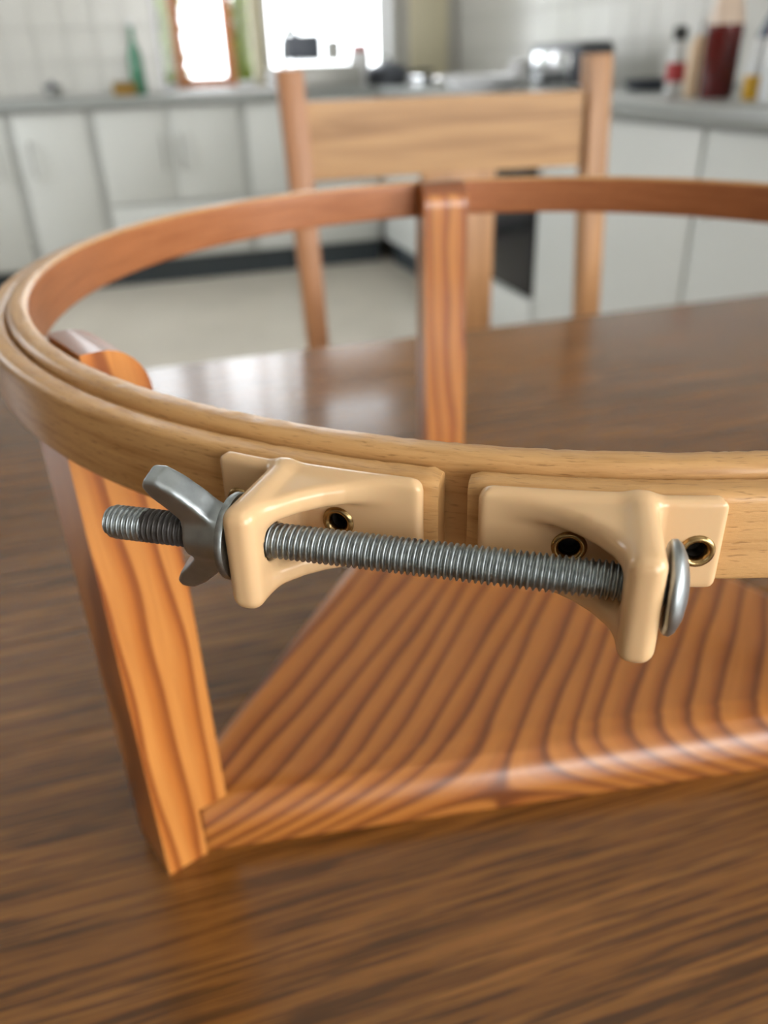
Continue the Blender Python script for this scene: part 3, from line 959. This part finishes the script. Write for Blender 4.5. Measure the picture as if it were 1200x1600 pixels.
# ================================================================== HOOP STAND
CX, CY = 0.06404, 0.30098
RI, TH = 0.178, 0.00648
RO = RI + 2 * TH
HZ = CAM_Z - 0.05876          # top plane of the inner ring
HH = 0.01832
stand = thing('hoop_stand', 'orange pine stand with three posts on a triangular board', 'stand', (CX, CY, TZ), WM)
ANG = (-143.1, 98.8, -22.2)
R_OUT, PWD, PDP = 0.1856, 0.024, 0.0245
# board: long edges by half planes, corners cut square to the posts
def board_poly(off):
    nor = [(-82.2, 0.0935 - off), (157.3, 0.0935 - off * 0.45), (37.6, 0.0935 - off * 0.45)]
    sh = [(a, R_OUT - 0.0145 - off * k) for a, k in zip(ANG, (0.55, 0.25, 0.55))]
    hp = sorted([((a + 360) % 360, d) for a, d in nor + sh])
    pts = []
    for (a, d), (a2, d2) in zip(hp, hp[1:] + hp[:1]):
        A = np.array([[math.cos(rad(a)), math.sin(rad(a))], [math.cos(rad(a2)), math.sin(rad(a2))]])
        p = np.linalg.solve(A, [d, d2]); pts.append((CX + p[0], CY + p[1]))
    return pts


b = nb(); rings = []
lay = [(0.0, 0.0006), (0.0006, 0.0), (0.006, 0.0)] + [(0.006 + 0.0145 * math.sin(k * PI / 16), 0.0135 * (1 - math.cos(k * PI / 16))) for k in range(1, 8)] + [(BT - 0.0005, 0.0145), (BT, 0.016)]
for z, off in lay:
    rings.append([b.verts.new((px, py, TZ + z)) for px, py in board_poly(off)])
for p, q in zip(rings, rings[1:]):
    for i in range(6):
        j = (i + 1) % 6
        b.faces.new((p[i], p[j], q[j], q[i]))
b.faces.new(rings[0][::-1]); b.faces.new(rings[-1])
finish('base_board', b, M['stand'], stand, smooth=28)


def post(theta, lean=(0, 0)):
    a = rad(theta); n = Vector((math.cos(a), math.sin(a), 0)); tg = Vector((-math.sin(a), math.cos(a), 0))
    C = Vector((CX, CY, 0))
    r0, r1 = R_OUT, R_OUT - PDP
    zt = HZ + 0.0002; zs = HZ - HH - 0.0004
    prof = [(r0, TZ), (r0, zs), (RI - 0.0006, zs), (RI - 0.0006, zt)]
    rc = 0.0115; rin = r1
    for k in range(0, 9):
        th = k * PI / 16
        prof.append((rin + rc - rc * math.sin(th), zt - rc * 1.1 + rc * 1.1 * math.cos(th)))
    prof += [(r1, TZ + BT + 0.0003), (R_OUT - 0.0142, TZ + BT + 0.0003), (R_OUT - 0.0142, TZ)]
    b = nb()
    def P(r, z, w):
        f = (z - TZ) / (HZ - TZ)
        return C + n * r + tg * w + Vector((lean[0] * f, lean[1] * f, z))
    prism(b, [P(r, z, -PWD / 2) for r, z in prof], [P(r, z, PWD / 2) for r, z in prof])
    es = [e for e in b.edges if len(e.link_faces) == 2 and e.calc_face_angle(0) > rad(40)]
    bmesh.ops.bevel(b, geom=es, offset=0.0007, segments=2, affect='EDGES', profile=0.5)
    for f in b.faces:
        f.normal_update()
        if f.calc_center_median().z > HZ - 0.012 and abs(f.normal.z) > 0.5: f.material_index = 1
    return finish('post', b, None, stand, smooth=30, mats=[M['post'], M['post_end']])


post(ANG[0]); post(ANG[1]); post(ANG[2])

# ================================================================== EMBROIDERY HOOP
hoop = thing('embroidery_hoop', 'round beech embroidery hoop resting on the posts of the pine stand', 'embroidery hoop', (CX, CY, HZ), WM)
GA = -106.0


def hoop_ring(name, r0, r1, z0, z1, a0, a1, seg, round_top, mats, rough_amp):
    """rectangular section with rounded edges, swept from a0 to a1 (degrees), closed when a1-a0 = 360"""
    full = abs(a1 - a0 - 360) < 1e-6
    rt, rb = round_top, 0.0008
    sec = []
    def arc(cx_, cz_, r, s, e, n=5):
        for k in range(n + 1):
            th = rad(s + (e - s) * k / n); sec.append((cx_ + r * math.cos(th), cz_ + r * math.sin(th)))
    arc(r1 - rb, z0 + rb, rb, -90, 0, 3)
    for k in range(1, 5): sec.append((r1, z0 + rb + (z1 - rt - z0 - rb) * k / 5))
    arc(r1 - rt, z1 - rt, rt, 0, 90)
    arc(r0 + rt, z1 - rt, rt, 90, 180)
    for k in range(1, 5): sec.append((r0, z1 - rt - (z1 - rt - z0 - rb) * k / 5))
    arc(r0 + rb, z0 + rb, rb, 180, 270, 3)
    b = nb(); uvl = b.loops.layers.uv.new('UVMap')
    per = [0.0]
    for p, q in zip(sec, sec[1:] + sec[:1]): per.append(per[-1] + math.dist(p, q))
    ns = len(sec); grid = []
    n = seg if full else seg + 1
    rng = random.Random(3)
    for i in range(n):
        a = rad(a0 + (a1 - a0) * i / seg)
        row = []
        for k, (r, z) in enumerate(sec):
            jz = 0.0
            if z > z1 - rt * 0.6: jz = rough_amp * (rng.random() - 0.6)
            endf = 0.0
            if not full:
                s = min(i, seg - i)
                if s == 0: endf = 0.0005
            cxm, czm = (r0 + r1) / 2, (z0 + z1) / 2
            rr = r + (cxm - r) * (endf / 0.004); zz = z + jz + (czm - z) * (endf / 0.009)
            row.append(b.verts.new((CX + rr * math.cos(a), CY + rr * math.sin(a), HZ + zz)))
        grid.append(row)
    cnt = seg
    rm = (r0 + r1) / 2
    for i in range(cnt):
        j = (i + 1) % n
        for k in range(ns):
            k2 = (k + 1) % ns
            f = b.faces.new((grid[i][k], grid[j][k], grid[j][k2], grid[i][k2]))
            u0 = rm * rad(a0 + (a1 - a0) * i / seg); u1 = rm * rad(a0 + (a1 - a0) * (i + 1) / seg)
            for lp, (u, v) in zip(f.loops, ((u0, per[k]), (u1, per[k]), (u1, per[k + 1]), (u0, per[k + 1]))):
                lp[uvl].uv = (u, v)
            zc = sec[k][1]
            if len(mats) > 1 and sec[k][0] < r0 + rt * 0.35 and sec[k2][0] < r0 + rt * 0.35:
                f.material_index = 1
    if not full:
        b.faces.new(grid[0]); b.faces.new(grid[-1])
    return finish(name, b, None, hoop, smooth=50, mats=mats)


hoop_ring('inner_ring', RI, RI + TH - 0.0001, -HH, 0.0, 0, 360, 720, 0.0021, [M['beech'], M['beech_inside']], 0.00028)
hoop_ring('outer_ring', RI + TH + 0.0001, RO, -HH, -0.0019, GA + 0.74, GA + 360 - 0.74, 760, 0.0020, [M['beech']], 0.00026)

# local frame at the gap: s along the bolt, p outwards, z up
gn = np.array([math.cos(rad(GA)), math.sin(rad(GA)), 0]); ge = np.array([-math.sin(rad(GA)), math.cos(rad(GA)), 0])
GO = np.array([CX, CY, HZ]) + RO * gn


def G2W(V):
    V = np.asarray(V)
    return GO + V[:, :1] * ge + V[:, 1:2] * gn + V[:, 2:3] * np.array([0, 0, 1.0])


def gv(s, p, z):
    return Vector(tuple(GO + s * ge + p * gn + np.array([0, 0, z])))


ZB, PB = -0.0098, 0.0115
mm = 0.001
CURVE = [(6.0, 1.4), (9, 2.2), (13, 3.4), (17, 4.8), (20.5, 6.7), (23.5, 9.2), (26, 12.2), (27.6, 14.4), (28.9, 16.2)]
FL = [(p[0] * mm, p[1] * mm) for p in CURVE] + [(32.2 * mm, 16.2 * mm), (31.2 * mm, -2.5 * mm), (6 * mm, -0.2 * mm)]
WALL = [(29.5 * mm, -1 * mm), (30.2 * mm, 16.6 * mm), (31.1 * mm, 16.6 * mm), (30.0 * mm, -1 * mm)]
EY = (-0.0100, )


def bracket_sdf(sign):
    def f(s, p, z):
        s = s * sign
        phi = np.arctan2(s, p + RO); r = np.hypot(s, p + RO)
        a = phi * RO
        q = r - RO
        pad = sd_box(a, q, z, (0.0238, 0.00155, -0.0099), (0.0192, 0.00145, 0.0083), 0.0013)
        # rounded outline of the pad
        outl = sd_box(a, q * 0, z, (0.0238, 0, -0.0099), (0.0192, 1, 0.0083), 0.0022)
        pad = np.maximum(pad, outl)
        fl = sd_poly(s, p, FL)
        top = extrude(fl, (z, -0.0040, 0.0021), 0.0017)
        bot = extrude(fl, (z, -0.0163, 0.0021), 0.0017)
        wl = extrude(sd_poly(s, p, WALL) - 0.0023, (z, -0.0106, 0.0094), 0.0024)
        d = smin(smin(top, bot, 0.0012), wl, 0.0016)
        d = smin(d, pad, 0.0018)
        d = np.maximum(d, RO + 0.00005 - r)
        hole = np.hypot(p - PB, z - ZB) - 0.0034
        hole = np.maximum(hole, np.abs(s - 0.030) - 0.006)
        d = np.maximum(d, -hole)
        for ea in (0.0193, 0.0389) if True else ():
            # rivet hole through the pad
            sx, px = RO * math.sin(ea / RO), RO * math.cos(ea / RO) - RO
            nx, ny = math.sin(ea / RO), math.cos(ea / RO)
            along = (s - sx) * nx + (p - px) * ny
            lat = np.sqrt(np.maximum((s - sx) ** 2 + (p - px) ** 2 - along ** 2, 0) + (z - (-0.0106)) ** 2)
            h2 = np.maximum(lat - 0.0021, np.abs(along - 0.002) - 0.004)
            d = np.maximum(d, -h2)
        return d
    return f


for sign in (-1, 1):
    lo = (0.002, -0.0085, -0.0205) if sign > 0 else (-0.0455, -0.0085, -0.0205)
    hi = (0.0455, 0.0212, 0.0006) if sign > 0 else (-0.002, 0.0212, 0.0006)
    br = sdf_obj('bracket', bracket_sdf(sign), lo, hi, 0.00034, M['plastic'], hoop, G2W)
    for ea in (0.0193, 0.0389):
        nx, ny = sign * math.sin(ea / RO), math.cos(ea / RO)
        org = gv(RO * nx, RO * ny - RO, -0.0106)
        axw = Vector(tuple(nx * ge + ny * gn))
        b = nb()
        lathe(b, [(0, 0.0003), (0.0014, 0.0003), (0.00145, 0.0022), (0.0016, 0.0030), (0.0019, 0.0035), (0.0023, 0.0037), (0.0027, 0.0035), (0.0029, 0.00305), (0.0024, 0.00295)], org, axw, 28, closed_ends=False)
        for f in b.faces:
            c = f.calc_center_median() - org
            if c.dot(axw) < 0.0020: f.material_index = 1
        ey = finish('eyelet', b, None, br, smooth=60, mats=[M['brass'], M['bore_shade']])

# bolt with a real thread
b = nb(); PITCH_T = 0.00098; R0, DEP = 0.00300, 0.00052
S0, S1 = -0.0582, 0.0342
sub = 10; seg = 32
nrow = int((S1 - S0) / PITCH_T * sub)
prev = None
for i in range(nrow + 1):
    s = S0 + (S1 - S0) * i / nrow
    row = []
    for k in range(seg):
        th = 2 * PI * k / seg
        ph = (s / PITCH_T - k / seg) % 1.0
        tri = abs(2 * ph - 1)
        tri = min(1.0, max(0.0, (tri - 0.12) / 0.72)); tri = tri * tri * (3 - 2 * tri)
        tape = min(1.0, (s - S0) / 0.0012)
        r = (R0 - DEP * tri) * (0.86 + 0.14 * tape)
        row.append(b.verts.new(gv(s, PB + r * math.cos(th), ZB + r * math.sin(th))))
    if prev:
        for k in range(seg): b.faces.new((prev[k], row[k], row[(k + 1) % seg], prev[(k + 1) % seg]))
    else: b.faces.new(row)
    prev = row
b.faces.new(prev)


def bolt_mat():
    t = NT('zinc_thread')
    tc = t.n('ShaderNodeTexCoord')
    dot = t.n('ShaderNodeVectorMath', operation='DOT_PRODUCT')
    t.l(tc.outputs['Object'], dot.inputs[0]); dot.inputs[1].default_value = tuple(ge)
    off = float(np.dot(GO - np.array([CX, CY, HZ]), ge))
    s = t.math('SUBTRACT', dot.outputs['Value'], off)
    nz = t.noise(tc.outputs['Object'], 900, 4, 0.6)
    n2 = t.noise(tc.outputs['Object'], 260, 3, 0.6)
    sj = t.math('ADD', s, t.math('MULTIPLY', t.math('SUBTRACT', n2, 0.5), 0.0035))
    band = t.math('MULTIPLY', t.math('GREATER_THAN', sj, -0.0512), t.math('LESS_THAN', sj, -0.039))
    base = t.ramp(nz, [(0.3, srgb(128, 135, 137)), (0.7, srgb(170, 177, 179))])
    c = t.mix(t.math('MULTIPLY', band, 0.92), base, srgb(46, 37, 32))
    ro = t.math('ADD', t.math('MULTIPLY', nz, 0.25), 0.30)
    me = t.math('SUBTRACT', 1.0, t.math('MULTIPLY', band, 0.8))
    return t.done(c, ro, me, bump=nz, bump_s=0.08, bump_d=0.0002)


bolt = finish('bolt', b, bolt_mat(), hoop, smooth=80)
hd = nb()
ax = Vector(tuple(ge))
lathe(hd, [(0, 0), (0.0066, 0), (0.0071, 0.0004), (0.0072, 0.0011), (0.0066, 0.0018), (0.0050, 0.0026), (0.0028, 0.0031), (0, 0.0033)], gv(0.0339, PB, ZB), ax, 40)
finish('bolt_head', hd, M['zinc_bright'], bolt, smooth=50)
ws = nb()
lathe(ws, [(0.0032, 0), (0.0072, 0), (0.0074, 0.0003), (0.0074, 0.0010), (0.0072, 0.0013), (0.0032, 0.0013), (0.0032, 0)], gv(-0.0350, PB, ZB), ax, 40, closed_ends=False)
finish('washer', ws, M['zinc'], hoop, smooth=40)

PSI = rad(76)
WING = [(-0.2, 3.4), (-1.2, 5.4), (-3.6, 8.6), (-6.6, 11.8), (-9.4, 13.8), (-11.6, 13.7), (-12.3, 12.2), (-11.2, 9.9), (-8.8, 7.2), (-7.2, 5.0), (-6.6, 3.4), (-4, 2.6)]
WP = [(a * mm, r * 0.91 * mm) for a, r in WING]


def nut_sdf(s, p, z):
    a = s + 0.0352
    y, w = p - PB, z - ZB
    rho = np.hypot(y, w)
    hub = np.maximum(rho - (0.0049 + 0.10 * a), np.abs(a + 0.0035) - 0.0035)
    d = hub
    for sg in (1, -1):
        rr = sg * (y * math.cos(PSI) + w * math.sin(PSI))
        tt = -y * math.sin(PSI) + w * math.cos(PSI)
        th = 0.0026 - 0.0002 * np.clip((rr - 0.006) / 0.008, 0, 1)
        d2 = sd_poly(a, rr, WP)
        wg = extrude(d2, (tt, 0.0, th), 0.0007)
        d = smin(d, wg, 0.0016)
    return np.maximum(d, -(rho - 0.00305))


sdf_obj('wing_nut', nut_sdf, (-0.0500, PB - 0.0165, ZB - 0.0165), (-0.0345, PB + 0.0165, ZB + 0.0165), 0.00036, M['zinc_bright'], hoop, G2W)
